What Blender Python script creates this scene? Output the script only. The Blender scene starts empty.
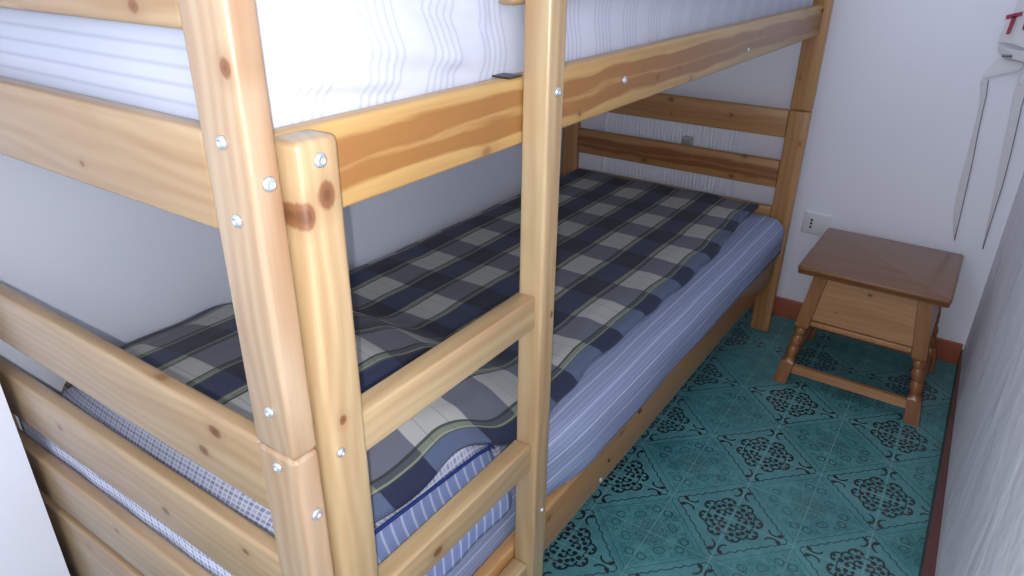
import bpy, bmesh, math, random
from mathutils import Vector, Matrix, noise
sc = bpy.context.scene
COL = sc.collection
R_ = random.Random(7)

# ------------------------------------------------------------------ camera
C = Vector((0.48348, -0.33597, 1.26392))
RR = Vector((0.82537562, 0.56446068, 0.01179966))
UU = Vector((-0.25572205, 0.35513008, 0.89916008))
FF = Vector((-0.5033501, 0.74516224, -0.43746075))
cam = bpy.data.objects.new('camera', bpy.data.cameras.new('camera'))
cam.matrix_world = Matrix(((RR.x, UU.x, -FF.x, C.x), (RR.y, UU.y, -FF.y, C.y), (RR.z, UU.z, -FF.z, C.z), (0, 0, 0, 1)))
cam.data.lens = 704.72 / 1024 * 36
cam.data.sensor_width = 36
cam.data.clip_start = 0.01
COL.objects.link(cam); sc.camera = cam

# ------------------------------------------------------------------ light
W = bpy.data.worlds.new('world'); sc.world = W; W.use_nodes = True
W.node_tree.nodes['Background'].inputs[0].default_value = (0.80, 0.88, 1.0, 1)
W.node_tree.nodes['Background'].inputs[1].default_value = 1.0
def area(name, loc, size, power, color, target):
    l = bpy.data.lights.new(name, 'AREA'); l.shape = 'DISK'; l.size = size; l.energy = power; l.color = color
    o = bpy.data.objects.new(name, l); o.location = loc
    o.rotation_euler = (Vector(target) - Vector(loc)).to_track_quat('-Z', 'Y').to_euler()
    COL.objects.link(o); return o
fl = bpy.data.lights.new('phone_flash', 'POINT'); fl.energy = 24.0; fl.shadow_soft_size = 0.003; fl.color = (0.97, 0.98, 1.0)
flo = bpy.data.objects.new('phone_flash', fl); flo.location = C - RR * 0.008 - UU * 0.021 - FF * 0.004
COL.objects.link(flo)
area('fill_light', (-0.25, -2.2, 1.9), 0.9, 9.0, (0.95, 0.97, 1.0), (0.1, 1.4, 0.6))  # soft frontal fill added behind the camera, not a source in the room

vs = sc.view_settings
sc.display_settings.display_device = 'sRGB'
vs.view_transform = 'Standard'; vs.look = 'None'; vs.gamma = 1.0; vs.use_curve_mapping = False
vs.exposure = 0.38

# ------------------------------------------------------------------ node expressions
class E:
    """a tiny expression layer over shader Math nodes"""
    def __init__(s, nt, sock): s.nt, s.s = nt, sock
def mk(nt, op, *a, clamp=False):
    n = nt.nodes.new('ShaderNodeMath'); n.operation = op; n.use_clamp = clamp
    for i, v in enumerate(a):
        if isinstance(v, E): nt.links.new(v.s, n.inputs[i])
        else: n.inputs[i].default_value = v
    return E(nt, n.outputs[0])
def _b(op, rev=False):
    def f(s, o): return mk(s.nt, op, o, s) if rev else mk(s.nt, op, s, o)
    return f
E.__add__ = _b('ADD'); E.__radd__ = _b('ADD'); E.__sub__ = _b('SUBTRACT'); E.__rsub__ = _b('SUBTRACT', True)
E.__mul__ = _b('MULTIPLY'); E.__rmul__ = _b('MULTIPLY'); E.__truediv__ = _b('DIVIDE')
def eabs(a): return mk(a.nt, 'ABSOLUTE', a)
def esin(a): return mk(a.nt, 'SINE', a)
def emin(a, b): return mk(a.nt, 'MINIMUM', a, b)
def emax(a, b): return mk(a.nt, 'MAXIMUM', a, b)
def efract(a): return mk(a.nt, 'FRACT', a)
def lt(a, b, soft=0.0):
    """1 where a<b, with a soft edge"""
    if soft == 0: return mk(a.nt, 'LESS_THAN', a, b)
    return mk(a.nt, 'MULTIPLY', (b - a) if isinstance(b, E) else mk(a.nt, 'SUBTRACT', b, a), 1.0 / soft, clamp=True)
def dist(a, b, x, y):
    dx = a - x; dy = b - y
    return mk(a.nt, 'SQRT', dx * dx + dy * dy)
def tex_noise(nt, vec, scale, detail=3, rough=0.5, dist_=0.0):
    n = nt.nodes.new('ShaderNodeTexNoise'); n.inputs['Scale'].default_value = scale
    n.inputs['Detail'].default_value = detail; n.inputs['Roughness'].default_value = rough
    n.inputs['Distortion'].default_value = dist_
    if vec is not None: nt.links.new(vec, n.inputs['Vector'])
    return E(nt, n.outputs['Fac'])
def combine(nt, x, y, z=0.0):
    n = nt.nodes.new('ShaderNodeCombineXYZ')
    for i, v in enumerate((x, y, z)):
        if isinstance(v, E): nt.links.new(v.s, n.inputs[i])
        else: n.inputs[i].default_value = v
    return n.outputs[0]
def sep(nt, sock):
    n = nt.nodes.new('ShaderNodeSeparateXYZ'); nt.links.new(sock, n.inputs[0])
    return [E(nt, n.outputs[i]) for i in range(3)]
def attr(nt, name):
    n = nt.nodes.new('ShaderNodeAttribute'); n.attribute_name = name
    return n.outputs['Vector']
def mix(nt, fac, a, b):
    n = nt.nodes.new('ShaderNodeMix'); n.data_type = 'RGBA'
    if isinstance(fac, E): nt.links.new(fac.s, n.inputs[0])
    else: n.inputs[0].default_value = fac
    for k, v in ((6, a), (7, b)):
        if isinstance(v, tuple): n.inputs[k].default_value = (*v, 1)
        else: nt.links.new(v, n.inputs[k])
    return n.outputs[2]
def newmat(name, rough=0.5, spec=0.5):
    m = bpy.data.materials.new(name); m.use_nodes = True
    nt = m.node_tree; p = nt.nodes['Principled BSDF']
    p.inputs['Roughness'].default_value = rough
    p.inputs['Specular IOR Level'].default_value = spec
    return m, nt, p
def bump(nt, p, h, strength=0.3, dist_=0.01):
    b = nt.nodes.new('ShaderNodeBump'); b.inputs['Strength'].default_value = strength; b.inputs['Distance'].default_value = dist_
    nt.links.new(h.s, b.inputs['Height']); nt.links.new(b.outputs[0], p.inputs['Normal'])
def plain(name, col, rough=0.5, spec=0.5, metal=0.0):
    m, nt, p = newmat(name, rough, spec); p.inputs['Metallic'].default_value = metal
    c = nt.nodes.new('ShaderNodeTexCoord')
    n = tex_noise(nt, c.outputs['Object'], 35, 2)
    nt.links.new(mix(nt, n, tuple(x * 0.94 for x in col), tuple(min(1, x * 1.06) for x in col)), p.inputs['Base Color'])
    return m
def srgb(r, g, b):
    f = lambda c: (c / 255 / 12.92) if c / 255 <= 0.04045 else ((c / 255 + 0.055) / 1.055) ** 2.4
    return (f(r), f(g), f(b))

# ------------------------------------------------------------------ materials
ALB = 0.80
def pine(name, pale, deep, heart=0.0, hw=0.55, rough=0.34, knots=1.0):
    """gc = (metres along the grain, metres across the board, board half width); gr = random offset"""
    pale = tuple(x * ALB for x in pale); deep = tuple(x * ALB for x in deep)
    m, nt, p = newmat(name, rough, 0.45)
    g = sep(nt, attr(nt, 'gc')); r = sep(nt, attr(nt, 'gr'))
    L, A, T = g
    v1 = combine(nt, L * 1.3 + r[0], A * 16 + r[1], T * 16 + r[2])
    n1 = tex_noise(nt, v1, 1.6, 3, 0.5, 0.6)
    warp = tex_noise(nt, combine(nt, L * 2.2 + r[1], A * 9, T * 9 + r[0]), 1.0, 2)
    rings = esin((A + T * 0.7) * 330.0 + warp * 26.0 + r[0]) * 0.5 + 0.5
    fine = tex_noise(nt, combine(nt, L * 7 + r[2], A * 260, T * 260), 1.0, 2)
    tone = n1 * 1.7 + rings * 0.30 - 0.62
    if heart > 0:
        q = sep(nt, attr(nt, 'gw'))   # normalised across coordinate -1..1
        rag = tex_noise(nt, combine(nt, L * 9.0 + r[0], A * 70, T * 70), 1.0, 3)
        band = lt(eabs(q[0] + 0.02 + (warp - 0.5) * 0.7 + (rag - 0.5) * 0.45), hw, 0.14)
        streak = lt(eabs(q[0] + (warp - 0.5) * 1.2 + (rag - 0.5) * 0.5 + 0.08), 0.13, 0.12)
        tone = tone * 0.55 + band * heart - streak * (heart * 0.6)
    tone = mk(nt, 'MULTIPLY', tone, 1.0, clamp=True)
    c = mix(nt, tone, pale, deep)
    c = mix(nt, (fine - 0.45) * 0.35, c, tuple(x * 0.55 for x in deep))
    # knots: sparse cells
    vo = nt.nodes.new('ShaderNodeTexVoronoi'); vo.voronoi_dimensions = '3D'; vo.inputs['Scale'].default_value = 1.0
    vo.inputs['Randomness'].default_value = 1.0
    nt.links.new(combine(nt, L * 6.5 + r[1], A * 10 + r[2], T * 10 + r[0]), vo.inputs['Vector'])
    kd = E(nt, vo.outputs['Distance'])
    k = lt(kd + (fine - 0.5) * 0.04, 0.085, 0.05)
    halo = lt(kd, 0.21, 0.16)
    c = mix(nt, halo * 0.35 * knots, c, tuple(x * 0.8 for x in deep))
    c = mix(nt, k * 0.85 * knots, c, srgb(96, 52, 26))
    for kn in ('k1', 'k2', 'k3'):
        q = sep(nt, attr(nt, kn))
        e = mk(nt, 'SQRT', ((L - q[0]) / 1.35) * ((L - q[0]) / 1.35) + (A - q[1]) * (A - q[1])) + (warp - 0.5) * 0.012 + (fine - 0.5) * 0.004
        rr = e / q[2]
        c = mix(nt, lt(rr, 2.6, 1.8) * 0.35, c, tuple(x * 0.75 for x in deep))
        c = mix(nt, lt(rr, 1.15, 0.35) * 0.9, c, srgb(112, 70, 42))
        c = mix(nt, lt(rr, 0.55, 0.4) * 0.5, c, srgb(66, 38, 24))
    nt.links.new(c, p.inputs['Base Color'])
    bump(nt, p, rings * 0.3 + fine, 0.08, 0.002)
    p.inputs['Coat Weight'].default_value = 0.25; p.inputs['Coat Roughness'].default_value = 0.25
    return m
M = {}
M['post'] = pine('pine_post', srgb(184, 160, 132), srgb(148, 108, 74), knots=0.5)
M['ladder'] = pine('pine_ladder', srgb(192, 168, 128), srgb(162, 124, 84), knots=0.5)
M['slat'] = pine('pine_slat', srgb(176, 150, 116), srgb(150, 116, 82), knots=0.6)
M['rail'] = pine('pine_rail', srgb(196, 160, 100), srgb(154, 106, 54), heart=1.0, hw=0.62, knots=0.6)
M['rail_low'] = pine('pine_rail_low', srgb(190, 146, 94), srgb(156, 106, 58), heart=0.35, hw=0.9)
M['slat_far'] = pine('pine_slat_far', srgb(190, 142, 90), srgb(158, 104, 60), heart=0.3, hw=0.5)
M['slat_heart'] = pine('pine_slat_heart', srgb(184, 136, 84), srgb(138, 84, 44), heart=0.9, hw=0.55)
M['stool'] = pine('stool_pine', srgb(160, 106, 62), srgb(132, 80, 44), knots=0.4)
M['stool_panel'] = pine('stool_panel', srgb(190, 140, 94), srgb(166, 114, 70), knots=1.0)
M['stool_top'] = pine('stool_top', srgb(140, 94, 56), srgb(116, 72, 40), rough=0.28, knots=0.0)
M['steel'] = plain('zinc_bolt', srgb(190, 198, 206), 0.38, 0.5, 0.75)
M['steel_dark'] = plain('zinc_recess', srgb(80, 84, 90), 0.4, 0.5, 1.0)
M['bolt_rust'] = plain('brown_plug', srgb(92, 42, 26), 0.5)
M['plate'] = plain('socket_plastic', srgb(206, 206, 212), 0.35)
M['grey'] = plain('grey_plastic', srgb(158, 160, 160), 0.4)
M['border'] = plain('grey_border', srgb(112, 110, 120), 0.8)
M['black'] = plain('black_plastic', srgb(18, 18, 20), 0.6)
M['navy'] = plain('navy_piping', srgb(34, 50, 110), 0.8, 0.2)
M['red'] = plain('red_ink', srgb(150, 62, 82), 0.7, 0.2)
M['cloth_white'] = plain('white_cloth', srgb(206, 204, 210), 0.8, 0.2)
M['baseboard'] = plain('terracotta_skirting', srgb(156, 86, 60), 0.4)
M['skirt_dark'] = plain('dark_red_skirting', srgb(92, 54, 50), 0.4)

def wallmat(name, col, amp=0.3, sc1=9, streak=False):
    m, nt, p = newmat(name, 0.75, 0.25)
    c = nt.nodes.new('ShaderNodeTexCoord'); v = c.outputs['Object']
    a = tex_noise(nt, v, 2.5, 3); b = tex_noise(nt, v, 60, 3)
    col1 = mix(nt, a, tuple(x * 0.95 for x in col), tuple(min(1, x * 1.03) for x in col))
    if streak:
        x, y, z = sep(nt, v)
        s = tex_noise(nt, combine(nt, x * 3, y * 5 + z * 1.2, z * 2.4 - y * 1.0), 1.5, 3, 0.5, 0.5)
        s2 = tex_noise(nt, v, 28, 3)
        bump(nt, p, s * 1.0 + s2 * 0.10, 0.45, 0.03)
    else:
        bump(nt, p, a * 0.6 + b * 0.12, amp, 0.01)
    nt.links.new(col1, p.inputs['Base Color'])
    return m
M['wall'] = wallmat('white_plaster', srgb(222, 222, 232))
M['wall_left'] = wallmat('left_plaster', srgb(226, 230, 242))
M['wall_rough'] = wallmat('rough_plaster', srgb(232, 231, 240), streak=True)

def floor_mat():
    m, nt, p = newmat('patterned_tiles', 0.32, 0.5)
    c = nt.nodes.new('ShaderNodeTexCoord')
    X, Y, Z = sep(nt, c.outputs['Object'])
    D = 0.2999; t = 0.0162; ox, oy = 0.1956, 1.357
    dx = X - ox; dy = Y - oy
    u = (dx * math.cos(t) + dy * math.sin(t)) / D
    v = (dy * math.cos(t) - dx * math.sin(t)) / D
    pu = efract(u + 0.5) - 0.5; pv = efract(v + 0.5) - 0.5
    a, b = eabs(pu), eabs(pv)
    A, B = emax(a, b), emin(a, b)
    s = A + B; d = A - B
    inside = lt(s, 0.5)
    # teal ground, mottled
    n0 = tex_noise(nt, c.outputs['Object'], 7, 4, 0.6)
    n1 = tex_noise(nt, c.outputs['Object'], 34, 4, 0.65)
    ground = mix(nt, n0 * 0.9 + n1 * 0.8 - 0.40, srgb(40, 96, 102), srgb(100, 164, 166))
    ground = mix(nt, inside * 0.25, ground, srgb(98, 142, 148))
    wob = tex_noise(nt, c.outputs['Object'], 90, 2) - 0.5
    # scrolls of the black medallion
    def ring(x, y, r, w): return lt(eabs(dist(A, B, x, y) + wob * 0.006 - r), w, 0.004)
    def dot(x, y, r): return lt(dist(A, B, x, y) + wob * 0.008, r, 0.004)
    def gt(v, k): return lt(v * -1.0, -k)
    ink = dot(0.062, 0.026, 0.017)
    for q in (dot(0.112, 0.030, 0.022), dot(0.160, 0.056, 0.024), dot(0.128, 0.098, 0.022), dot(0.210, 0.034, 0.018),
              dot(0.215, 0.082, 0.017), dot(0.388, 0.036, 0.021)):
        ink = emax(ink, q)
    r1 = ring(0.178, 0.070, 0.056, 0.011) * gt(A * 1.0 + B * 0.6, 0.225)
    r2 = ring(0.118, 0.118, 0.050, 0.010) * gt(A + B, 0.250)
    r3 = ring(0.088, 0.040, 0.030, 0.009) * gt(B, 0.040)
    r4 = ring(0.350, 0.078, 0.060, 0.010) * lt(B, 0.066) * gt(A, 0.290)
    r5 = ring(0.150, 0.020, 0.030, 0.008) * gt(A, 0.150)
    for q in (r1, r2, r3, r4, r5): ink = emax(ink, q)
    ink = mk(nt, 'MULTIPLY', ink * inside, 1.0, clamp=True)
    # wavy borders
    w1 = lt(eabs(s - 0.458 + esin(d * 58.0) * 0.009), 0.012, 0.008)
    w2 = lt(eabs(s - 0.545 + esin(d * 58.0 + 1.5) * 0.006), 0.007, 0.005) * 0.8
    w3 = lt(eabs(s - 0.590 + esin(d * 40.0) * 0.005), 0.005, 0.005) * 0.6
    # fine scrollwork of the teal medallion: contour lines of a mirrored field
    a2 = 0.5 - a; b2 = 0.5 - b
    A2, B2 = emax(a2, b2), emin(a2, b2)
    ff = tex_noise(nt, combine(nt, A2, B2, 3.3), 11, 1.0, 0.5, 1.2)
    line = lt(eabs(esin(ff * 27.0)), 0.42, 0.25) * lt(s * -1.0, -0.60)
    ring2 = lt(eabs(dist(A2, B2, 0.27, 0.05) - 0.034), 0.007, 0.004)
    ring3 = lt(eabs(dist(A2, B2, 0.15, 0.13) - 0.03), 0.007, 0.004)
    soft = emax(emax(line * 1.0, ring2 * 0.9), emax(ring3 * 0.8, emax(w2, w3)))
    core = lt(A2 + B2, 0.19, 0.05) * tex_noise(nt, c.outputs['Object'], 60, 3) * 0.5
    worn = lt(tex_noise(nt, c.outputs['Object'], 3.0, 3) * -1.0, -0.36, 0.25)
    col = mix(nt, core, ground, srgb(70, 90, 92))
    col = mix(nt, soft * (worn * 0.5 + 0.5), col, srgb(16, 52, 64))
    col = mix(nt, w1 * 0.85, col, srgb(12, 34, 42))
    redn = tex_noise(nt, c.outputs['Object'], 22, 1)
    inkc = mix(nt, lt(redn * -1.0, -0.55, 0.1) * 0.6, srgb(22, 20, 26), srgb(74, 30, 40))
    col = mix(nt, ink * 0.94, col, inkc)
    # grout lines
    gu = emin(a, 0.5 - a); gv = emin(b, 0.5 - b)
    g = lt(emin(gu, gv), 0.0032, 0.002)
    col = mix(nt, g * (n1 * 0.9 + 0.1), col, srgb(150, 186, 186))
    nt.links.new(col, p.inputs['Base Color'])
    bump(nt, p, n1 * 0.25 - g * 0.6, 0.15, 0.002)
    nt.links.new((n1 * 0.25 + 0.24).s, p.inputs['Roughness'])
    return m
M['floor'] = floor_mat()

def blanket_mat():
    m, nt, p = newmat('plaid_blanket', 0.9, 0.15)
    U, V, _ = sep(nt, attr(nt, 'cl'))
    wv = tex_noise(nt, attr(nt, 'cl'), 9, 2)
    U = U + (wv - 0.5) * 0.006
    PX, PY = 0.175, 0.2165
    fu = efract((U + 0.174) / PX + 0.5); fv = efract((V - 1.242) / PY + 0.5)
    du = eabs(fu - 0.5)      # 0 at centre of white
    dv = eabs(fv - 0.5)
    white, olive, navy = srgb(176, 176, 172), srgb(96, 102, 100), srgb(32, 38, 68)
    nv = lt(dv * -1.0, -0.26, 0.012)
    cw = mix(nt, nv, srgb(168, 168, 164), srgb(98, 100, 112))
    co_ = mix(nt, nv, srgb(116, 124, 110), srgb(66, 72, 78))
    cn = mix(nt, nv, srgb(42, 48, 80), srgb(20, 24, 48))
    c = mix(nt, lt(du * -1.0, -0.20, 0.01), cw, co_)
    c = mix(nt, lt(du * -1.0, -0.305, 0.01), c, cn)
    pin = emax(lt(eabs(du - 0.215), 0.013), lt(eabs(du - 0.30), 0.007))
    c = mix(nt, pin * 0.75, c, srgb(30, 34, 36))
    pin2 = lt(eabs(du - 0.285), 0.009)
    c = mix(nt, pin2 * 0.45, c, srgb(170, 172, 140))
    pin3 = lt(eabs(dv - 0.11), 0.006)
    c = mix(nt, pin3 * 0.25, c, srgb(40, 44, 48))
    edge = lt(U * -1.0, 0.122, 0.003)     # bluish hem stripe along the aisle edge
    ec = mix(nt, lt(dv * -1.0, -0.27, 0.01), srgb(82, 94, 122), srgb(24, 32, 64))
    c = mix(nt, edge, c, ec)
    th = tex_noise(nt, attr(nt, 'cl'), 420, 2)
    c = mix(nt, th * 0.18, c, srgb(120, 124, 124))
    nt.links.new(c, p.inputs['Base Color'])
    bump(nt, p, th, 0.15, 0.002)
    p.inputs['Sheen Weight'].default_value = 0.1
    return m
M['blanket'] = blanket_mat()

def stripes(nt, s, period, w, soft=0.06):
    return lt(eabs(efract(s / period) - 0.5), w, soft)
def sheet_mat():
    m, nt, p = newmat('blue_striped_sheet', 0.9, 0.15)
    U, V, K = sep(nt, attr(nt, 'cl'))     # U across the stripes
    wob = tex_noise(nt, combine(nt, U * 2, V * 1.2, 0.0), 3, 2) - 0.5
    u = U + wob * 0.012
    a = stripes(nt, u, 0.0125, 0.10)
    b = stripes(nt, u + 0.003, 0.0415, 0.045, 0.03)
    c = mix(nt, a * 0.42, srgb(122, 132, 162), srgb(176, 184, 208))
    c = mix(nt, b * 0.6, c, srgb(214, 220, 236))
    d = stripes(nt, u, 0.0062, 0.2)
    c = mix(nt, d * 0.15, c, srgb(104, 118, 158))
    nz = tex_noise(nt, combine(nt, U, V, K), 260, 2)
    c = mix(nt, nz * 0.12, c, srgb(210, 214, 230))
    nt.links.new(c, p.inputs['Base Color'])
    bump(nt, p, tex_noise(nt, combine(nt, U * 14, V * 2.5, K), 3, 3), 0.35, 0.01)
    return m
M['sheet'] = sheet_mat()
def pillow_mat():
    """check on top, broad stripes on the side under the piping"""
    m, nt, p = newmat('blue_check_pillowcase', 0.9, 0.15)
    U, V, K = sep(nt, attr(nt, 'cl'))     # U,V world-ish metres, K=1 striped side
    l1 = stripes(nt, U, 0.0090, 0.16); l2 = stripes(nt, V, 0.0090, 0.16)
    m1 = stripes(nt, U, 0.018, 0.2); m2 = stripes(nt, V, 0.018, 0.2)
    c = mix(nt, m1 * 0.35, srgb(176, 182, 206), srgb(92, 100, 142))
    c = mix(nt, m2 * 0.35, c, srgb(92, 100, 142))
    c = mix(nt, emax(l1, l2) * 0.6, c, srgb(228, 230, 240))
    u = V + tex_noise(nt, attr(nt, 'cl'), 5, 2) * 0.02
    st = stripes(nt, u, 0.021, 0.14, 0.08); st2 = stripes(nt, u + 0.006, 0.0105, 0.16, 0.1)
    s = mix(nt, st * 0.6, srgb(120, 134, 174), srgb(204, 208, 222))
    s = mix(nt, st2 * 0.2, s, srgb(104, 118, 168))
    c = mix(nt, K, c, s)
    nt.links.new(c, p.inputs['Base Color'])
    bump(nt, p, tex_noise(nt, attr(nt, 'cl'), 12, 3), 0.35, 0.01)
    return m
M['pillow'] = pillow_mat()
def white_sheet_mat():
    m, nt, p = newmat('white_striped_sheet', 0.85, 0.2)
    U, V, K = sep(nt, attr(nt, 'cl'))     # U along the bed length, V down the side, K=1 on the foot end
    wave = esin(V * 52.0 + U * 5.0) * 0.0075
    ph = (U + 0.022 + wave) / 0.0975
    f = efract(ph)
    grp = lt(f, 0.60)
    lines = stripes(nt, f, 0.12, 0.30, 0.30) * grp
    side = mix(nt, lines * 0.38, srgb(184, 187, 200), srgb(130, 134, 154))
    band = stripes(nt, V + esin(U * 14.0) * 0.001, 0.0165, 0.2, 0.2)
    endc = mix(nt, band * 0.5, srgb(176, 180, 196), srgb(140, 144, 164))
    c = mix(nt, K, side, endc)
    nt.links.new(c, p.inputs['Base Color'])
    bump(nt, p, tex_noise(nt, combine(nt, U * 4, V * 8, K), 2.2, 2, 0.5, 0.3), 0.25, 0.02)
    return m
M['white_sheet'] = white_sheet_mat()
def pleat_mat():
    m, nt, p = newmat('pleated_cloth', 0.85, 0.2)
    c = nt.nodes.new('ShaderNodeTexCoord')
    X, Y, Z = sep(nt, c.outputs['Object'])
    s = stripes(nt, X + tex_noise(nt, c.outputs['Object'], 8, 2) * 0.01, 0.015, 0.3, 0.25)
    nt.links.new(mix(nt, s * 0.25, srgb(216, 218, 230), srgb(192, 194, 208)), p.inputs['Base Color'])
    return m
M['pleat'] = pleat_mat()

# ------------------------------------------------------------------ object helpers
def link(name, me, mat, parent=None, smooth=False):
    """me is in world coordinates; shift to the root's frame when parented"""
    me.name = name
    o = bpy.data.objects.new(name, me); COL.objects.link(o)
    if mat is not None and not me.materials: me.materials.append(mat)
    if smooth:
        for f in me.polygons: f.use_smooth = True
    if parent is not None:
        r = parent; off = Vector((0, 0, 0))
        while r is not None: off += r.location; r = r.parent
        me.transform(Matrix.Translation(-off))
        o.parent = parent
    return o
def tag(o, label=None, cat=None, group=None, kind=None):
    if label: o['label'] = label
    if cat: o['category'] = cat
    if group: o['group'] = group
    if kind: o['kind'] = kind
    return o
def empty(name, loc):
    o = bpy.data.objects.new(name, None); o.location = loc; COL.objects.link(o); o.empty_display_size = 0.05
    return o
def bm_mesh(bm):
    bmesh.ops.recalc_face_normals(bm, faces=bm.faces[:])
    me = bpy.data.meshes.new('m'); bm.to_mesh(me); bm.free(); return me
def fattr(me, name, vals):
    a = me.attributes.new(name, 'FLOAT_VECTOR', 'POINT')
    flat = []
    for v in vals: flat.extend(v)
    a.data.foreach_set('vector', flat)
def wood_attrs(me, axis, lo, hi, wide=None, knots=()):
    """grain coordinates from the board's long axis"""
    oth = [i for i in range(3) if i != axis]
    if wide is None: wide = max(oth, key=lambda i: hi[i] - lo[i])
    thin = [i for i in oth if i != wide][0]
    cen = [(lo[i] + hi[i]) / 2 for i in range(3)]
    rnd = (R_.uniform(0, 40), R_.uniform(0, 40), R_.uniform(0, 40))
    hw = max(1e-4, (hi[wide] - lo[wide]) / 2)
    fattr(me, 'gc', [(v.co[axis] - cen[axis], v.co[wide] - cen[wide], v.co[thin] - cen[thin]) for v in me.vertices])
    fattr(me, 'gr', [rnd] * len(me.vertices))
    for i in range(3):
        kv = (knots[i][0] - cen[axis], knots[i][1] - cen[wide], knots[i][2]) if i < len(knots) else (50.0, 50.0, 0.001)
        fattr(me, 'k%d' % (i + 1), [kv] * len(me.vertices))
    fattr(me, 'gw', [((v.co[wide] - cen[wide]) / hw, 0, 0) for v in me.vertices])
def board(name, lo, hi, mat, parent, bev=0.004, seg=3, kind=None, wide=None, knots=()):
    bm = bmesh.new()
    bmesh.ops.create_cube(bm, size=1)
    for v in bm.verts:
        v.co = Vector([(lo[i] + hi[i]) / 2 + v.co[i] * (hi[i] - lo[i]) for i in range(3)])
    dims = [hi[i] - lo[i] for i in range(3)]; axis = dims.index(max(dims))
    bev = min(bev, min(dims) * 0.45)
    if bev > 0: bmesh.ops.bevel(bm, geom=bm.edges[:], offset=bev, segments=seg, affect='EDGES', profile=0.5)
    me = bm_mesh(bm)
    wood_attrs(me, axis, lo, hi, wide, knots)
    o = link(name, me, mat, parent)
    for f in me.polygons: f.use_smooth = True
    me.set_sharp_from_angle(angle=math.radians(35))
    if kind: o['kind'] = kind
    return o
def bolt(pos, axis, parent, r=0.0068, sgn=1, mat='steel', name='bolt'):
    """domed bolt head with a hex recess; axis 0=+x, 1=-y"""
    bm = bmesh.new()
    prof = [(r, 0.0), (r, 0.0012), (r * 0.9, 0.0026), (r * 0.62, 0.0036), (r * 0.45, 0.0038), (r * 0.38, 0.0016), (0.0, 0.0014)]
    N = 20; rings = []
    for rad, h in prof:
        if rad == 0: rings.append([bm.verts.new((0, 0, h))]); continue
        n = []
        for k in range(N):
            a = 2 * math.pi * k / N; n.append(bm.verts.new((rad * math.cos(a), rad * math.sin(a), h)))
        rings.append(n)
    for i in range(len(rings) - 1):
        A, B = rings[i], rings[i + 1]
        for k in range(N):
            if len(B) == 1: bm.faces.new((A[k], A[(k + 1) % N], B[0]))
            else: bm.faces.new((A[k], A[(k + 1) % N], B[(k + 1) % N], B[k]))
    bm.faces.new(rings[0][::-1])
    z = Vector((1, 0, 0)) if axis == 0 else Vector((0, -1, 0))
    q = z.to_track_quat('Z', 'Y').to_matrix().to_4x4()
    bm.transform(Matrix.Translation(Vector(pos)) @ q)
    return link(name, bm_mesh(bm), M[mat], parent, smooth=True)
def structure(name, lo, hi, mat, bev=0):
    o = board(name, lo, hi, mat, None, bev=bev); o['kind'] = 'structure'; return o
def prism(poly, plane_y0, plane_y1):
    """polygon in x,z extruded between two y values"""
    bm = bmesh.new()
    a = [bm.verts.new((x, plane_y0, z)) for x, z in poly]; b = [bm.verts.new((x, plane_y1, z)) for x, z in poly]
    bm.faces.new(a); bm.faces.new(b[::-1])
    for i in range(len(poly)):
        j = (i + 1) % len(poly); bm.faces.new((a[i], b[i], b[j], a[j]))
    return bm

# ------------------------------------------------------------------ the room
YW = 2.22
structure('floor', (-1.6, -1.8, -0.05), (0.78, YW + 0.12, 0.0), M['floor'])
structure('wall_back', (-1.1, YW, 0.0), (0.80, YW + 0.12, 2.5), M['wall'])
structure('wall_left', (-1.05, -0.02, 0.0), (-0.925, YW, 2.5), M['wall_left'])
structure('wall_front', (-1.6, -0.35, 0.0), (-0.722, -0.012, 2.5), M['wall'])
# right wall runs very slightly out of square with its skirting
def slab(name, pts, z0, z1, mat):
    bm = bmesh.new()
    a = [bm.verts.new((x, y, z0)) for x, y in pts]; b = [bm.verts.new((x, y, z1)) for x, y in pts]
    bm.faces.new(a[::-1]); bm.faces.new(b)
    for i in range(len(pts)):
        j = (i + 1) % len(pts); bm.faces.new((a[i], a[j], b[j], b[i]))
    me = bm_mesh(bm); wood_attrs(me, 1, (0, 0, 0), (1, 1, 1)); o = link(name, me, mat); o['kind'] = 'structure'; return o
def xr_wall(y): return 0.5965 + (2.22 - y) * 0.0290
def xr_skirt(y): return 0.5915 + (2.22 - y) * 0.0125
slab('wall_right', [(xr_wall(YW), YW), (xr_wall(-1.8), -1.8), (0.9, -1.8), (0.9, YW)], 0.0, 2.5, M['wall_rough'])
slab('baseboard_right', [(xr_skirt(YW), YW), (xr_skirt(-1.8), -1.8), (xr_wall(-1.8) + 0.01, -1.8), (xr_wall(YW) + 0.01, YW)], 0.0, 0.055, M['skirt_dark'])
structure('baseboard_back', (-0.92, YW - 0.012, 0.0), (0.592, YW, 0.077), M['baseboard'], bev=0.003)

# ------------------------------------------------------------------ bunk bed
L = 2.085; PW = 0.0605; PT = 0.0316; XL = -0.900
bed = empty('bunk_bed', (-0.45, L / 2, 0))
tag(bed, 'varnished pine bunk bed with end slats, side rails and a ladder', 'bunk bed')
posts = {}
for (ny, y0, y1) in (('n', 0.0, PT), ('f', L - PT, L)):
    for (nx, x0, x1) in (('r', -PW if ny == 'n' else -0.0665, 0.0), ('l', XL, XL + (0.036 if ny == 'n' else 0.064))):
        for (nz, z0, z1) in (('a', 0.0, 0.7995), ('b', 0.8005, 1.60)):
            posts[ny + nx + nz] = board('post', (x0, y0, z0), (x1, y1, z1), M['post'] if ny == 'n' else M['slat_far'], bed, bev=0.006, seg=4, wide=0,
                knots={'nrb': ((1.177, -0.010, 0.007), (1.10, -0.060, 0.003)), 'nlb': (), 'frb': ((0.90, -0.052, 0.005),)}.get(ny + nx + nz, ()))
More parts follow.
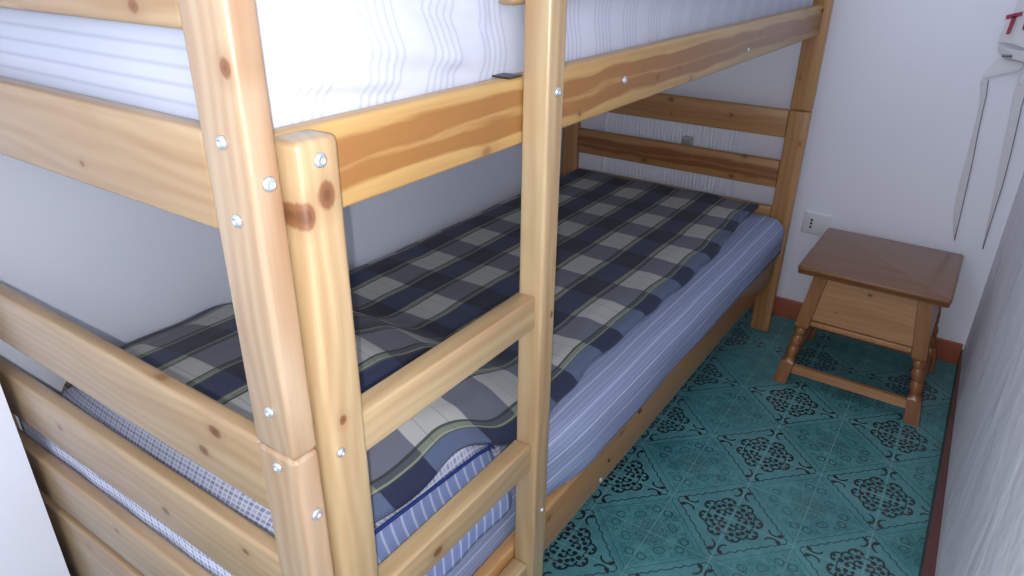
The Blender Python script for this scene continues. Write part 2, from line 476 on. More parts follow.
# end slats
NK = {0.700: ((-0.140, 0.776, 0.0065), (-0.172, 0.735, 0.0065)), 0.532: ((-0.581, 0.588, 0.006), (-0.306, 0.570, 0.0055), (-0.128, 0.602, 0.006)),
      0.362: ((-0.488, 0.430, 0.005),), 1.030: ((-0.286, 1.055, 0.0045),), 1.200: ((-0.126, 1.215, 0.007),)}
for (z0, z1) in ((0.700, 0.798), (0.532, 0.628), (0.362, 0.458), (0.150, 0.338), (1.030, 1.122), (1.200, 1.292), (1.42, 1.51)):
    board('end_slat', (XL + 0.0365, 0.003, z0), (-PW - 0.0005, 0.026, z1), M['slat'], bed, bev=0.006, wide=2, knots=NK.get(z0, ()))
FK = {0.707: ((-0.47, 0.783, 0.0075), (-0.464, 0.738, 0.005), (-0.251, 0.758, 0.006)), 0.537: ((-0.185, 0.626, 0.006), (-0.22, 0.552, 0.005), (-0.542, 0.565, 0.005))}
for (z0, z1, mt) in ((0.707, 0.797, 'slat_far'), (0.537, 0.630, 'slat_heart'), (0.375, 0.470, 'slat_far'), (1.030, 1.122, 'slat_far'), (1.200, 1.292, 'slat_far')):
    board('end_slat', (XL + 0.0645, L - 0.028, z0), (-0.067, L - 0.005, z1), M[mt], bed, bev=0.005, wide=2, knots=FK.get(z0, ()))
# side rails
RX0, RX1 = -0.0450, -0.0205
ur = board('side_rail', (RX0, PT + 0.0005, 1.0285), (RX1, L - PT - 0.0005, 1.1155), M['rail'], bed, bev=0.005, wide=2, knots=((0.582, 1.042, 0.0045), (0.856, 1.060, 0.004), (0.955, 1.063, 0.004)))
lr = board('side_rail', (RX0, PT + 0.0005, 0.207), (RX1, L - PT - 0.0005, 0.314), M['rail_low'], bed, bev=0.005, wide=2, knots=((0.546, 0.285, 0.006), (1.66, 0.295, 0.006), (1.30, 0.25, 0.004)))
board('side_rail', (XL + 0.018, PT + 0.0005, 1.0285), (XL + 0.042, L - PT - 0.0005, 1.1155), M['slat'], bed, bev=0.005)
board('side_rail', (XL + 0.018, PT + 0.0005, 0.209), (XL + 0.042, L - PT - 0.0005, 0.302), M['slat'], bed, bev=0.005)
gr_ = board('guard_rail', (-0.0450, 0.405, 1.199), (-0.0205, L - PT - 0.0005, 1.290), M['slat'], bed, bev=0.006)
# mattress bearers under each mattress
for z in (0.236, 1.058):
    for i in range(11):
        y = 0.12 + i * 0.184
        board('bed_slat', (XL + 0.043, y, z), (RX0 - 0.0005, y + 0.07, z + 0.018), M['slat'], bed, bev=0.002, seg=1)
# ladder
lad = empty('ladder', (0.0 - (-0.45), 0.25 - L / 2, 0)); lad.parent = bed
lad_l = board('upright', (-0.020, 0.0325, 0.0), (0.020, 0.080, 1.1160), M['ladder'], lad, bev=0.007, seg=4, wide=1, knots=((1.066, 0.060, 0.009), (1.052, 0.036, 0.007), (0.832, 0.050, 0.005)))
lad_r = board('upright', (-0.020, 0.4250, 0.0), (0.020, 0.4650, 1.36), M['ladder'], lad, bev=0.005, seg=4, wide=1, knots=((0.777, 0.455, 0.0022),))
for zt in (0.815, 0.553, 0.293):
    board('rung', (-0.0195, 0.0805, zt - 0.052), (0.011, 0.4245, zt), M['ladder'], lad, bev=0.004, wide=2, knots=((0.193, zt - 0.03, 0.008),) if zt < 0.6 else ())
# bolts
for y, z in ((0.017, 1.083), (0.017, 0.722)): bolt((0.0, y, z), 0, posts['nrb' if z > 0.8 else 'nra'])
for x, z in ((-0.029, 1.117), (-0.026, 1.050), (-0.026, 0.852)): bolt((x, 0.0, z), 1, posts['nrb'], r=0.006)
bolt((-0.028, 0.0, 0.783), 1, posts['nra'], r=0.006)
bolt((0.020, 0.056, 1.098), 0, lad_l); bolt((0.0205, 0.041, 0.797), 0, lad_l, r=0.005)
bolt((0.020, 0.446, 1.098), 0, lad_r, r=0.006); bolt((0.020, 0.448, 0.405), 0, lad_r, r=0.004)
bolt((RX1, 0.722, 1.072), 0, ur, r=0.006); bolt((RX1, 1.36, 1.055), 0, ur, r=0.005)
for y, z in ((0.942, 0.303), (0.795, 0.257)): bolt((RX1, y, z), 0, lr, r=0.009 if y > 0.9 else 0.005, mat='bolt_rust', name='screw_plug')
bolt((RX1, 0.762, 0.225), 0, lr, r=0.006); bolt((RX1, 2.03, 0.222), 0, lr, r=0.005)
bolt((-0.0205, 2.035, 1.100), 0, ur, r=0.006, mat='bolt_rust', name='screw_plug')
b = board('bracket', (-0.047, 0.398, 1.1157), (-0.019, 0.4240, 1.1180), M['steel_dark'], bed, bev=0.0005, seg=1)
b['label'] = 'dark metal bracket plate on the upper rail'

# ------------------------------------------------------------------ soft things
def rounded_box(nx, ny, nz, f):
    """closed grid over a box; f(u,v,w) -> co, cl ; u,v,w in -1..1 on the cube surface"""
    bm = bmesh.new(); vmap = {}; cls = []
    def V(i, j, k):
        key = (i, j, k)
        if key not in vmap:
            co, cl = f(2 * i / nx - 1, 2 * j / ny - 1, 2 * k / nz - 1)
            vmap[key] = bm.verts.new(co); cls.append(cl)
        return vmap[key]
    for i in range(nx):
        for j in range(ny):
            bm.faces.new((V(i, j, nz), V(i + 1, j, nz), V(i + 1, j + 1, nz), V(i, j + 1, nz)))
            bm.faces.new((V(i, j, 0), V(i, j + 1, 0), V(i + 1, j + 1, 0), V(i + 1, j, 0)))
    for i in range(nx):
        for k in range(nz):
            bm.faces.new((V(i, 0, k), V(i + 1, 0, k), V(i + 1, 0, k + 1), V(i, 0, k + 1)))
            bm.faces.new((V(i, ny, k), V(i, ny, k + 1), V(i + 1, ny, k + 1), V(i + 1, ny, k)))
    for j in range(ny):
        for k in range(nz):
            bm.faces.new((V(0, j, k), V(0, j, k + 1), V(0, j + 1, k + 1), V(0, j + 1, k)))
            bm.faces.new((V(nx, j, k), V(nx, j + 1, k), V(nx, j + 1, k + 1), V(nx, j, k + 1)))
    bm.verts.index_update()
    me = bpy.data.meshes.new('m')
    bm.normal_update(); bm.to_mesh(me); bm.free()
    fattr(me, 'cl', cls)
    return me
def rbox_point(c, lo, hi, rx):
    """c in -1..1 cube -> rounded-corner box with radii rx=(r_xy, r_z)"""
    p = [(lo[i] + hi[i]) / 2 + c[i] * (hi[i] - lo[i]) / 2 for i in range(3)]
    r = rx
    q = [min(max(p[i], lo[i] + r), hi[i] - r) for i in range(3)]
    d = Vector(p) - Vector(q)
    if d.length > 1e-9:
        m = max(abs(d.x), abs(d.y), abs(d.z))
        d = d.normalized() * m if d.length > 0 else d
    return Vector(q) + d
def warpc(t, p=0.62):
    """denser samples towards the edges"""
    return math.copysign(1 - (1 - abs(t)) ** (1 / p), t) if False else math.sin(t * math.pi / 2)
def ss(a, b, x):
    t = min(1, max(0, (x - a) / (b - a))); return t * t * (3 - 2 * t)
def nz(x, y, z=0.0): return noise.noise(Vector((x, y, z)))

def side_x(y):   # outer bulge of the lower mattress towards the aisle
    return -0.046 + 0.040 * ss(0.46, 0.70, y) + 0.006 * ss(1.5, 1.98, y)
def lower_mattress():
    lo = (XL + 0.045, 0.034, 0.256); hi = (-0.046, 2.050, 0.452)
    def f(u, v, w):
        co = rbox_point((warpc(u), warpc(v), warpc(w)), lo, hi, 0.045)
        x, y, z = co
        if u > 0.3:
            k = ss(-0.25, -0.05, x) * ss(0.306, 0.334, z)
            bulge = (side_x(y) - (-0.046)) * k * (1 - 0.25 * ss(0.40, 0.46, z))
            x += bulge + 0.004 * k * nz(y * 5, z * 14, 1.0)
        z += 0.005 * nz(x * 4, y * 4, 2.0) * ss(0.3, 0.45, z)
        # stripes follow the length on top and side, stand upright on the end face
        end = ss(0.93, 0.99, abs(v))
        cu = x + (0.452 - z) * (1 - end) if u > 0 else x - (0.452 - z) * (1 - end)
        return Vector((x, y, z)), (cu, y, end)
    me = rounded_box(44, 90, 14, f)
    o = link('mattress', me, M['sheet'], None, smooth=True)
    tag(o, 'lower bunk mattress in a blue sheet with fine white stripes, under the plaid blanket', 'mattress')
lower_mattress()

def upper_mattress():
    lo = (XL + 0.046, 0.036, 1.078); hi = (-0.0475, 2.048, 1.262)
    def f(u, v, w):
        co = rbox_point((warpc(u), warpc(v), warpc(w)), lo, hi, 0.028)
        x, y, z = co
        up = ss(1.118, 1.15, z)
        if u > 0.5:
            x += 0.007 * up * (0.5 + nz(y * 3, z * 4, 4.0)) * (1 if y < 0.38 else 0.0 if y > 0.42 and z > 1.19 else 0.5)
            # soft folds near the foot end, where the sheet is tucked: (y0,z0)-(y1,z1), depth, width
            for y0, z0, y1, z1, dp, wd in ((0.10, 1.170, 0.38, 1.119, 0.0035, 0.009), (0.22, 1.218, 0.385, 1.172, 0.0045, 0.009), (0.07, 1.142, 0.24, 1.117, 0.003, 0.007), (0.24, 1.165, 0.34, 1.128, 0.002, 0.008)):
                t = (y - y0) / (y1 - y0)
                if -0.2 < t < 1.2:
                    zl = z0 + (z1 - z0) * t
                    x -= dp * math.exp(-((z - zl) / wd) ** 2) * ss(-0.15, 0.3, t) * ss(1.15, 0.8, t)
                    x += dp * 0.8 * math.exp(-((z - zl - wd * 1.8) / (wd * 1.4)) ** 2) * ss(-0.15, 0.3, t) * ss(1.15, 0.8, t)
        if v < -0.5: y -= 0.0015 * up * (nz(x * 6, z * 20, 6) + 0.5)
        end = ss(0.97, 0.995, -v)
        return Vector((x, y, z)), (y, z, end)
    me = rounded_box(30, 240, 44, f)
    o = link('mattress', me, M['white_sheet'], None, smooth=True)
    tag(o, 'upper bunk mattress in a white sheet with grey wavy stripes, behind the guard rail', 'mattress')
upper_mattress()

def lerp_tab(tab, x):
    for (a, va), (b, vb) in zip(tab, tab[1:]):
        if x <= b:
            t = min(1, max(0, (x - a) / (b - a))); t = t * t * (3 - 2 * t) if False else t
            return va + (vb - va) * t
    return tab[-1][1]
HT = [(-0.905, 0.430), (-0.87, 0.478), (-0.80, 0.540), (-0.70, 0.575), (-0.55, 0.600), (-0.40, 0.606), (-0.30, 0.593), (-0.174, 0.545), (-0.12, 0.522), (-0.085, 0.500), (-0.06, 0.482)]
def pillow_top(x, y):
    ht = sum(lerp_tab(HT, x + d) for d in (-0.03, -0.015, 0, 0.015, 0.03)) / 5
    return ht - 0.02 * ss(0.40, 0.50, y)
def pillow():
    lo = (-0.828, 0.036, 0.4545); hi = (-0.075, 0.50, 0.640)
    def f(u, v, w):
        co = rbox_point((warpc(u), warpc(v), warpc(w)), lo, hi, 0.055)
        x, y, z = co
        top = pillow_top(x, y) - 0.016 - 0.07 * ss(0.10, 0.036, y) - 0.012 * ss(0.43, 0.50, y)
        z = 0.4545 + (z - 0.4545) * (top - 0.4545) / (0.640 - 0.4545)
        z = max(z, 0.4545)
        return Vector((x, max(y, 0.034), z)), (x, y + (z if y < 0.25 else 2 * 0.55 - z), 0.0)
    me = rounded_box(60, 50, 36, f)
    o = link('pillow', me, M['pillow'], None, smooth=True)
    tag(o, 'blue and white checked pillow under the blanket at the near end of lower bunk', 'pillow')
    # turned-down striped flap of the case, hanging over the mattress side
    bm = bmesh.new(); cls = []; g = []
    n, k = 44, 16
    for i in range(n + 1):
        row = []
        y = 0.050 + (0.474 - 0.050) * i / n
        for j in range(k + 1):
            t = j / k
            z0 = 0.540 - 0.09 * (y - 0.14) - 0.012 * ss(0.38, 0.47, y); z = z0 + (0.398 - 0.02 * (y - 0.2) - z0) * t + 0.003 * math.sin(y * 40) * t
            x = -0.074 + 0.042 * ss(0.0, 0.8, t) + 0.003 * nz(y * 14, t * 2, 3.0) - 0.045 * ss(0.42, 0.474, y) * (1 - 0.5 * t)
            x = min(x, -0.0215)
            row.append(bm.verts.new((x, y, z))); cls.append((x, y, 1.0))
        g.append(row)
    for i in range(n):
        for j in range(k): bm.faces.new((g[i][j], g[i + 1][j], g[i + 1][j + 1], g[i][j + 1]))
    bm.verts.index_update(); me = bpy.data.meshes.new('m'); bm.normal_update(); bm.to_mesh(me); bm.free(); fattr(me, 'cl', cls)
    fo = link('pillowcase_flap', me, M['pillow'], o, smooth=True)
    sm = fo.modifiers.new('s', 'SOLIDIFY'); sm.thickness = 0.003; sm.offset = 0
    fo['label'] = 'striped side of the pillowcase'
    # the open end of the case hangs over the mattress at the foot slats
    bm = bmesh.new(); cls = []; g = []
    for i in range(71):
        xx = -0.845 + 0.765 * i / 70; row = []
        for j in range(11):
            t = j / 10; z = 0.520 - (0.520 - 0.412 - 0.006 * math.sin(xx * 31)) * t
            row.append(bm.verts.new((xx, 0.0305 + 0.0012 * math.sin(xx * 45), z))); cls.append((xx, z, 0.0))
        g.append(row)
    for i in range(70):
        for j in range(10): bm.faces.new((g[i][j], g[i + 1][j], g[i + 1][j + 1], g[i][j + 1]))
    bm.verts.index_update(); me = bpy.data.meshes.new('m'); bm.normal_update(); bm.to_mesh(me); bm.free(); fattr(me, 'cl', cls)
    fe = link('pillowcase_flap', me, M['pillow'], o, smooth=True)
    sm = fe.modifiers.new('s', 'SOLIDIFY'); sm.thickness = 0.002; sm.offset = 0
    fe['label'] = 'checked open end of the pillowcase'
    # navy piping along the upper edge of the side
    tube([(-0.0705 - 0.045 * ss(0.42, 0.474, y), y, 0.541 - 0.09 * (y - 0.14) - 0.012 * ss(0.38, 0.47, y)) for y in [0.05 + 0.01035 * i for i in range(41)]], 0.0028, 'piping', M['navy'], o)
def tube(pts, r, name, mat, parent, N=8):
    bm = bmesh.new(); rings = []
    P = [Vector(p) for p in pts]
    for i, p in enumerate(P):
        t = (P[min(i + 1, len(P) - 1)] - P[max(i - 1, 0)]).normalized()
        a = t.cross(Vector((0, 0, 1))).normalized(); b = a.cross(t)
        rr = r[i] if isinstance(r, (list, tuple)) else r
        rings.append([bm.verts.new(p + (a * math.cos(2 * math.pi * k / N) + b * math.sin(2 * math.pi * k / N)) * rr) for k in range(N)])
    for i in range(len(rings) - 1):
        for k in range(N): bm.faces.new((rings[i][k], rings[i][(k + 1) % N], rings[i + 1][(k + 1) % N], rings[i + 1][k]))
    bm.faces.new(rings[0][::-1]); bm.faces.new(rings[-1])
    return link(name, bm_mesh(bm), mat, parent, smooth=True)
pillow()

def blanket():
    nx, ny = 110, 230
    bm = bmesh.new(); cls = []; g = []
    for j in range(ny + 1):
        row = []
        for i in range(nx + 1):
            U = -0.905 + (0.905 - 0.092) * i / nx; V = 0.118 + (2.043 - 0.118) * j / ny
            # wandering edges
            eu = ss(0.7, 1.0, i / nx)
            x = U + eu * (0.003 * math.sin(V * 29) + 0.008 * nz(V * 6, 1.7, 0)) + eu * (-0.005 * ss(0.50, 0.42, V) - 0.014 * ss(1.5, 2.0, V) + 0.026 * ss(0.36, 0.48, V) * ss(0.72, 0.58, V))
            y = V - ss(0.1, 0, 1 - j / ny) * 0.010 * (0.5 + nz(U * 9, 3.0, 0.3)) * 2
            # support height
            base = 0.4575 - 0.045 * ss(-0.80, -0.90, x) + 0.0
            base -= 0.014 * ss(-0.105, -0.085, x)
            pk = ss(0.72, 0.48, y)
            ht = pillow_top(x, y) - 0.02 * ss(0.17, 0.10, y)
            z = max(base, base * (1 - pk) + ht * pk)
            z += 0.012 * ss(0.95, 1.0, j / ny) * 0.3
            # wrinkles
            amp = 0.5 + 0.8 * ss(1.5, 0.6, y)
            z += amp * (0.0045 * nz(x * 7 + 2, y * 5, 0.0) + 0.0028 * nz(x * 20, y * 11, 5.0)) + 0.004
            z += 0.004 * amp * math.exp(-((x + 0.17 - 0.02 * math.sin(y * 17)) / 0.02) ** 2)
            row.append(bm.verts.new((x, y, z + 0.004))); cls.append((U, V, 0))
        g.append(row)
    for j in range(ny):
        for i in range(nx): bm.faces.new((g[j][i], g[j][i + 1], g[j + 1][i + 1], g[j + 1][i]))
    bm.verts.index_update(); me = bpy.data.meshes.new('m'); bm.normal_update(); bm.to_mesh(me); bm.free(); fattr(me, 'cl', cls)
    o = link('blanket', me, M['blanket'], None, smooth=True)
    s = o.modifiers.new('s', 'SOLIDIFY'); s.thickness = 0.010; s.offset = 1.0
    tag(o, 'navy, grey and cream plaid blanket spread over the lower bunk', 'blanket')
blanket()

# ------------------------------------------------------------------ bedside stool
def knotify(o, kn):
    for i, k in enumerate(kn):
        o.data.attributes['k%d' % (i + 1)].data.foreach_set('vector', list(k) * len(o.data.vertices))
def stool():
    root = empty('bedside_stool', (0.325, 1.945, 0))
    tag(root, 'small varnished wooden bedside stool with drawer box and turned splayed legs by the far wall', 'stool')
    H = 0.412
    # top: board with a stepped edge
    x0, x1, y0, y1 = 0.110, 0.517, 1.742, 2.142
    bm = bmesh.new()
    prof = [(0.010, H - 0.027), (0.003, H - 0.024), (0.002, H - 0.018), (0.006, H - 0.0155), (0.001, H - 0.012), (0.000, H - 0.006), (0.004, H - 0.001), (0.009, H)]
    rings = []
    def rrect(ins, z):
        r = 0.012; pts = []
        for cx, cy, a0 in ((x1 - r, y1 - r, 0), (x0 + r, y1 - r, 90), (x0 + r, y0 + r, 180), (x1 - r, y0 + r, 270)):
            for k in range(5):
                a = math.radians(a0 + 22.5 * k); pts.append(bm.verts.new((cx + (r - ins) * math.cos(a) if r > ins else cx, cy + (r - ins) * math.sin(a) if r > ins else cy, z)))
        return pts
    for ins, z in prof: rings.append(rrect(ins, z))
    for i in range(len(rings) - 1):
        n = len(rings[i])
        for k in range(n): bm.faces.new((rings[i][k], rings[i][(k + 1) % n], rings[i + 1][(k + 1) % n], rings[i + 1][k]))
    bm.faces.new(rings[0][::-1]); bm.faces.new(rings[-1])
    me = bm_mesh(bm); wood_attrs(me, 0, (x0, y0, H - .02), (x1, y1, H))
    o = link('tabletop', me, M['stool_top'], root, smooth=True); me.set_sharp_from_angle(angle=math.radians(40))
    # legs: square top block, turned middle, square foot
    zt = H - 0.027
    feet = {(-1, -1): (0.126, 1.765), (1, -1): (0.512, 1.763), (-1, 1): (0.130, 2.120), (1, 1): (0.516, 2.118)}
    tops = {(-1, -1): (0.176, 1.797), (1, -1): (0.456, 1.795), (-1, 1): (0.176, 2.088), (1, 1): (0.456, 2.086)}
    hw = 0.0195
    prof = [(0.0, 1, hw), (0.006, 1, hw), (0.074, 1, hw), (0.080, 1, hw * 0.95), (0.084, 0, 0.0165), (0.092, 0, 0.0142), (0.100, 0, 0.0165), (0.112, 0, 0.0185),
            (0.124, 0, 0.0165), (0.132, 0, 0.0136), (0.140, 0, 0.0165), (0.152, 0, 0.0185), (0.164, 0, 0.0165), (0.172, 0, 0.0136), (0.180, 0, 0.0165),
            (0.190, 0, 0.0180), (0.198, 0, 0.0150), (0.204, 1, hw * 0.95), (0.210, 1, hw), (zt, 1, hw)]
    def at(k, z):
        f, t = feet[k], tops[k]; s = z / zt
        return f[0] + (t[0] - f[0]) * s, f[1] + (t[1] - f[1]) * s
    for k in feet:
        bm = bmesh.new(); N = 16; rings = []
        for z, sq, r in prof:
            cx, cy = at(k, z); ring = []
            for i in range(N):
                a = 2 * math.pi * (i + 0.5) / N; c, s = math.cos(a), math.sin(a)
                if sq:
                    m = max(abs(c), abs(s)); px, py = c / m * r, s / m * r
                    # put corners in
                    if i % 4 in (1, 2): px, py = math.copysign(r, c), math.copysign(r, s)
                    if i % 4 == 1: px, py = (px, py)
                else: px, py = c * r, s * r
                ring.append(bm.verts.new((cx + px, cy + py, z)))
            rings.append(ring)
        for i in range(len(rings) - 1):
            for j in range(N): bm.faces.new((rings[i][j], rings[i][(j + 1) % N], rings[i + 1][(j + 1) % N], rings[i + 1][j]))
        bm.faces.new(rings[0][::-1]); bm.faces.new(rings[-1])
        bmesh.ops.remove_doubles(bm, verts=bm.verts[:], dist=1e-5)
        me = bm_mesh(bm); cx, cy = at(k, 0.2); wood_attrs(me, 2, (cx - .02, cy - .02, 0), (cx + .02, cy + .02, zt))
        link('leg', me, M['stool'], root, smooth=True); me.set_sharp_from_angle(angle=math.radians(38))
    # splayed box panels between the legs
    def quad_panel(name, pts, thick, mat, parent, axis):
        """pts: four corners (bottom-left, bottom-right, top-right, top-left); thick vector"""
        bm = bmesh.new(); P = [Vector(p) for p in pts]; T = Vector(thick)
        a = [bm.verts.new(p) for p in P]; b = [bm.verts.new(p + T) for p in P]
        bm.faces.new(a); bm.faces.new(b[::-1])
        for i in range(4):
            j = (i + 1) % 4; bm.faces.new((a[i], b[i], b[j], a[j]))
        bmesh.ops.bevel(bm, geom=bm.edges[:], offset=0.0015, segments=2, affect='EDGES')
        me = bm_mesh(bm); xs = [[v.co[i] for v in me.vertices] for i in range(3)]
        wood_attrs(me, axis, [min(q) for q in xs], [max(q) for q in xs])
        return link(name, me, mat, parent)
    def lp(k, z, dx=0, dy=0): x, y = at(k, z); return (x + dx, y + dy, z)
    zb, zc = 0.232, zt - 0.001
    A, B_, C_, D_ = (-1, -1), (1, -1), (1, 1), (-1, 1)
    e = hw + 0.001
    dr = quad_panel('drawer_front', [lp(A, zb + .004, e, -hw + .004), lp(B_, zb + .004, -e, -hw + .004), lp(B_, zc, -e, -hw + .004), lp(A, zc, e, -hw + .004)], (0, 0.014, 0), M['stool_panel'], root, 0)
    knotify(dr, ((0.317 - 0.318, 0.355 - 0.307, 0.0045), (0.240 - 0.318, 0.275 - 0.307, 0.0035)))
    dr['label'] = 'pale knotty pine drawer front'
    quad_panel('apron', [lp(D_, zb, e, hw - .018), lp(C_, zb, -e, hw - .018), lp(C_, zc, -e, hw - .018), lp(D_, zc, e, hw - .018)], (0, 0.014, 0), M['stool'], root, 0)
    quad_panel('apron', [lp(A, zb, -hw + .004, e), lp(D_, zb, -hw + .004, -e), lp(D_, zc, -hw + .004, -e), lp(A, zc, -hw + .004, e)], (0.014, 0, 0), M['stool'], root, 1)
    quad_panel('apron', [lp(B_, zb, hw - .018, e), lp(C_, zb, hw - .018, -e), lp(C_, zc, hw - .018, -e), lp(B_, zc, hw - .018, e)], (0.014, 0, 0), M['stool'], root, 1)
    # box floor whose edge shows as a thin strip
    a1, b1 = at(A, zb), at(B_, zb); d1 = at(D_, zb)
    board('box_floor', (a1[0] + e, a1[1] - hw + 0.001, zb - 0.016), (b1[0] - e, d1[1] + hw - 0.006, zb - 0.0005), M['stool_panel'], root, bev=0.002)
    # low stretchers between the square feet
    zs0, zs1 = 0.040, 0.068
    quad_panel('stretcher', [lp(A, zs0, e, -0.011), lp(B_, zs0, -e, -0.011), lp(B_, zs1, -e, -0.011), lp(A, zs1, e, -0.011)], (0, 0.018, 0), M['stool_panel'], root, 0)
    quad_panel('stretcher', [lp(D_, zs0, e, -0.009), lp(C_, zs0, -e, -0.009), lp(C_, zs1, -e, -0.009), lp(D_, zs1, e, -0.009)], (0, 0.018, 0), M['stool'], root, 0)
    for ka, kb in ((A, D_), (B_, C_)):
        quad_panel('stretcher', [lp(ka, zs0, -0.009, e), lp(kb, zs0, -0.009, -e), lp(kb, zs1, -0.009, -e), lp(ka, zs1, -0.009, e)], (0.018, 0, 0), M['stool'], root, 1)
stool()

# ------------------------------------------------------------------ far wall fittings
def socket():
    root = empty('wall_socket', (0.060, YW, 0.390))
    tag(root, 'white plastic wall socket with three round holes beside the stool', 'socket')
    board('plate', (0.012, YW - 0.008, 0.348), (0.104, YW - 0.0005, 0.428), M['plate'], root, bev=0.003)
    board('insert', (0.028, YW - 0.0095, 0.359), (0.056, YW - 0.0078, 0.417), M['plate'], root, bev=0.001)
    for dz in (-0.013, 0.0, 0.013):
        bm = bmesh.new(); bmesh.ops.create_cone(bm, cap_ends=True, segments=16, radius1=0.0040, radius2=0.0040, depth=0.003)
        bm.transform(Matrix.Translation((0.042, YW - 0.0100, 0.388 + dz)) @ Matrix.Rotation(math.pi / 2, 4, 'X'))
        link('hole', bm_mesh(bm), M['black'], root)
socket()
def wall_box():
    root = empty('junction_box', (-0.445, YW, 0.61))
    tag(root, 'small pale grey plastic box on the far wall, seen between the end slats', 'box')
    board('cover', (-0.464, YW - 0.035, 0.590), (-0.424, YW - 0.0045, 0.630), M['grey'], root, bev=0.008, seg=4)
    board('cable_grip', (-0.458, YW - 0.030, 0.574), (-0.433, YW - 0.010, 0.5895), M['black'], root, bev=0.004)
wall_box()
def pleated():
    # thin cloth with fine vertical pleats
    bm = bmesh.new(); n = 260; a, b = [], []
    x0, x1 = -0.80, -0.245
    for i in range(n + 1):
        x = x0 + (x1 - x0) * i / n
        y = YW - 0.0035 - 0.0012 * math.sin(i * 2 * math.pi / 7)
        if i < 6 or i > n - 6: y -= 0.006
        a.append(bm.verts.new((x, y, 0.10))); b.append(bm.verts.new((x, y, 0.735)))
    for i in range(n): bm.faces.new((a[i], a[i + 1], b[i + 1], b[i]))
    o = link('hanging_cloth', bm_mesh(bm), M['pleat'], None, smooth=True)
    s = o.modifiers.new('s', 'SOLIDIFY'); s.thickness = 0.0015; s.offset = 0
    tag(o, 'white finely pleated cloth hanging on the far wall behind the bunk end slats', 'cloth')
pleated()

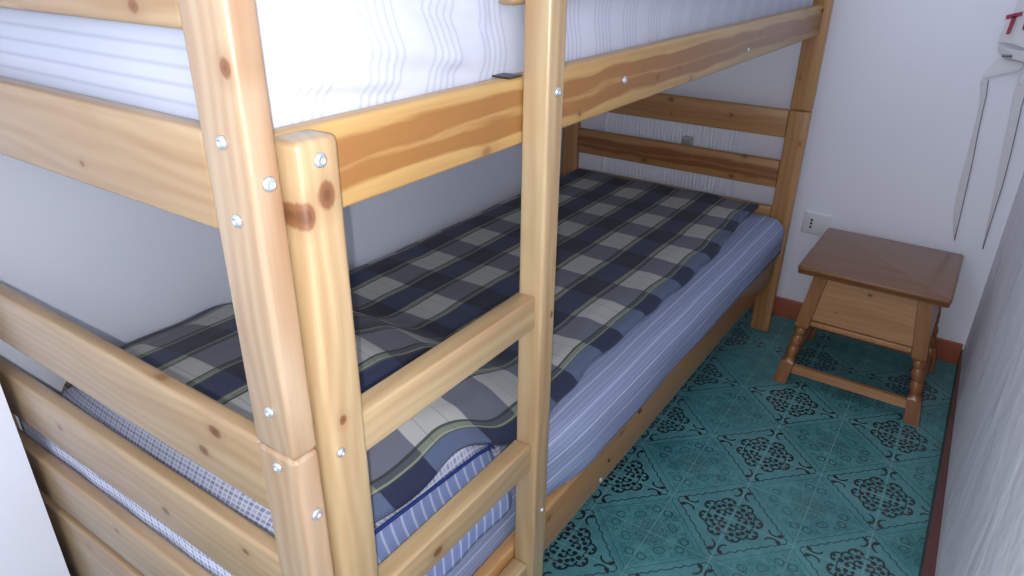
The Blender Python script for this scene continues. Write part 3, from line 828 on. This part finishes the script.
def pennant():
    root = empty('hanging_pennant', (0.48, YW, 1.0))
    tag(root, 'white cloth with red capital letters and two long ribbons, high on the far wall', 'cloth')
    def sheet(name, rows, mat, th=0.002):
        """rows: list of lists of (x,y_off,z)"""
        bm = bmesh.new(); g = [[bm.verts.new((x, YW - d, z)) for x, d, z in r] for r in rows]
        for i in range(len(g) - 1):
            for j in range(len(g[0]) - 1): bm.faces.new((g[i][j], g[i][j + 1], g[i + 1][j + 1], g[i + 1][j]))
        o = link(name, bm_mesh(bm), mat, root, smooth=True)
        s = o.modifiers.new('s', 'SOLIDIFY'); s.thickness = th; s.offset = 0
        s2 = o.modifiers.new('b', 'SUBSURF'); s2.levels = 1; s2.render_levels = 2
        return o
    # flared body
    rows = []
    for t in [i / 8 for i in range(9)]:
        z = 1.28 - (1.28 - 1.024) * t
        xl = 0.478 - (0.478 - 0.432) * t ** 1.3; xr = 0.53 + 0.055 * t
        rows.append([(xl + (xr - xl) * s, 0.006 + 0.030 * math.sin(math.pi * s) * (0.5 + 0.5 * t), z + 0.006 * math.sin(s * 9) * t) for s in [k / 10 for k in range(11)]])
    sheet('body', rows, M['cloth_white'])
    rows = []
    for t in [i / 4 for i in range(5)]:
        z = 1.024 - 0.030 * t
        rows.append([(0.436 + 0.014 * t + (0.575 - 0.446) * s, 0.006 + 0.022 * math.sin(math.pi * s), z - 0.010 * math.sin(s * 3.1)) for s in [k / 8 for k in range(9)]])
    sheet('hem', rows, M['cloth_white'])
    board('hem_slot', (0.456, YW - 0.036, 0.9935), (0.480, YW - 0.030, 1.0005), M['steel_dark'], root, bev=0.001)  # dark bar set in place of the slot under the hem
    # lower flaps tapering to a point at the left
    sheet('flap', [[(0.452, 0.006, 0.990), (0.480, 0.012, 0.985), (0.520, 0.012, 0.985)], [(0.432, 0.008, 0.950), (0.470, 0.014, 0.950), (0.512, 0.014, 0.955)], [(0.415, 0.008, 0.922), (0.443, 0.013, 0.933), (0.480, 0.012, 0.950)]], M['cloth_white'])
    sheet('flap', [[(0.520, 0.008, 0.985), (0.560, 0.012, 0.985)], [(0.514, 0.010, 0.945), (0.560, 0.014, 0.950)], [(0.505, 0.010, 0.912), (0.545, 0.012, 0.925)]], M['cloth_white'])
    # ribbons
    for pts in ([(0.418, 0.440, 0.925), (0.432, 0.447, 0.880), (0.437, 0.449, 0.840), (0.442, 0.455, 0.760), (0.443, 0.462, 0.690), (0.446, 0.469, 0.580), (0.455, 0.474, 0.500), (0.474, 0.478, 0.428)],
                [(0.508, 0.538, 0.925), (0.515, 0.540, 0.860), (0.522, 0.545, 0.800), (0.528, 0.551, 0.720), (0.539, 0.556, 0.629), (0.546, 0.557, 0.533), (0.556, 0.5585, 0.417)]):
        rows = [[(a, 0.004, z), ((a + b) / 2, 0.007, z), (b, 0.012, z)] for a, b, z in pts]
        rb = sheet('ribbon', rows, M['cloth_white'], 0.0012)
        c_ = tube([(b, YW - 0.0125, z) for a, b, z in pts], 0.0013, 'edge_border', M['border'], rb)  # thin dark grey tube along the right edge of each ribbon
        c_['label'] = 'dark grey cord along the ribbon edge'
    # red letters T U on the body
    def letter(polys, name):
        bm = bmesh.new()
        for poly in polys:
            a = [bm.verts.new((x, YW - d, z)) for x, d, z in poly]; b = [bm.verts.new((x, YW - d - 0.0015, z)) for x, d, z in poly]
            bm.faces.new(a); bm.faces.new(b[::-1])
            for i in range(len(poly)):
                j = (i + 1) % len(poly); bm.faces.new((a[i], b[i], b[j], a[j]))
        return link(name, bm_mesh(bm), M['red'], root)
    d = 0.034
    letter([[(x - 0.014, y, z - 0.004) for x, y, z in p] for p in ([(0.452, d, 1.108), (0.488, d, 1.120), (0.488, d, 1.108), (0.452, d, 1.096)], [(0.466, d, 1.105), (0.478, d, 1.108), (0.473, d, 1.060), (0.463, d, 1.058)])], 'letter_t')
    letter([[(x - 0.010, y, z - 0.004) for x, y, z in p] for p in ([(0.494, d, 1.116), (0.503, d, 1.118), (0.503, d, 1.082), (0.494, d, 1.078)], [(0.494, d, 1.082), (0.520, d, 1.086), (0.520, d, 1.076), (0.494, d, 1.072)], [(0.514, d, 1.120), (0.523, d, 1.122), (0.523, d, 1.080), (0.514, d, 1.078)])], 'letter_u')
pennant()
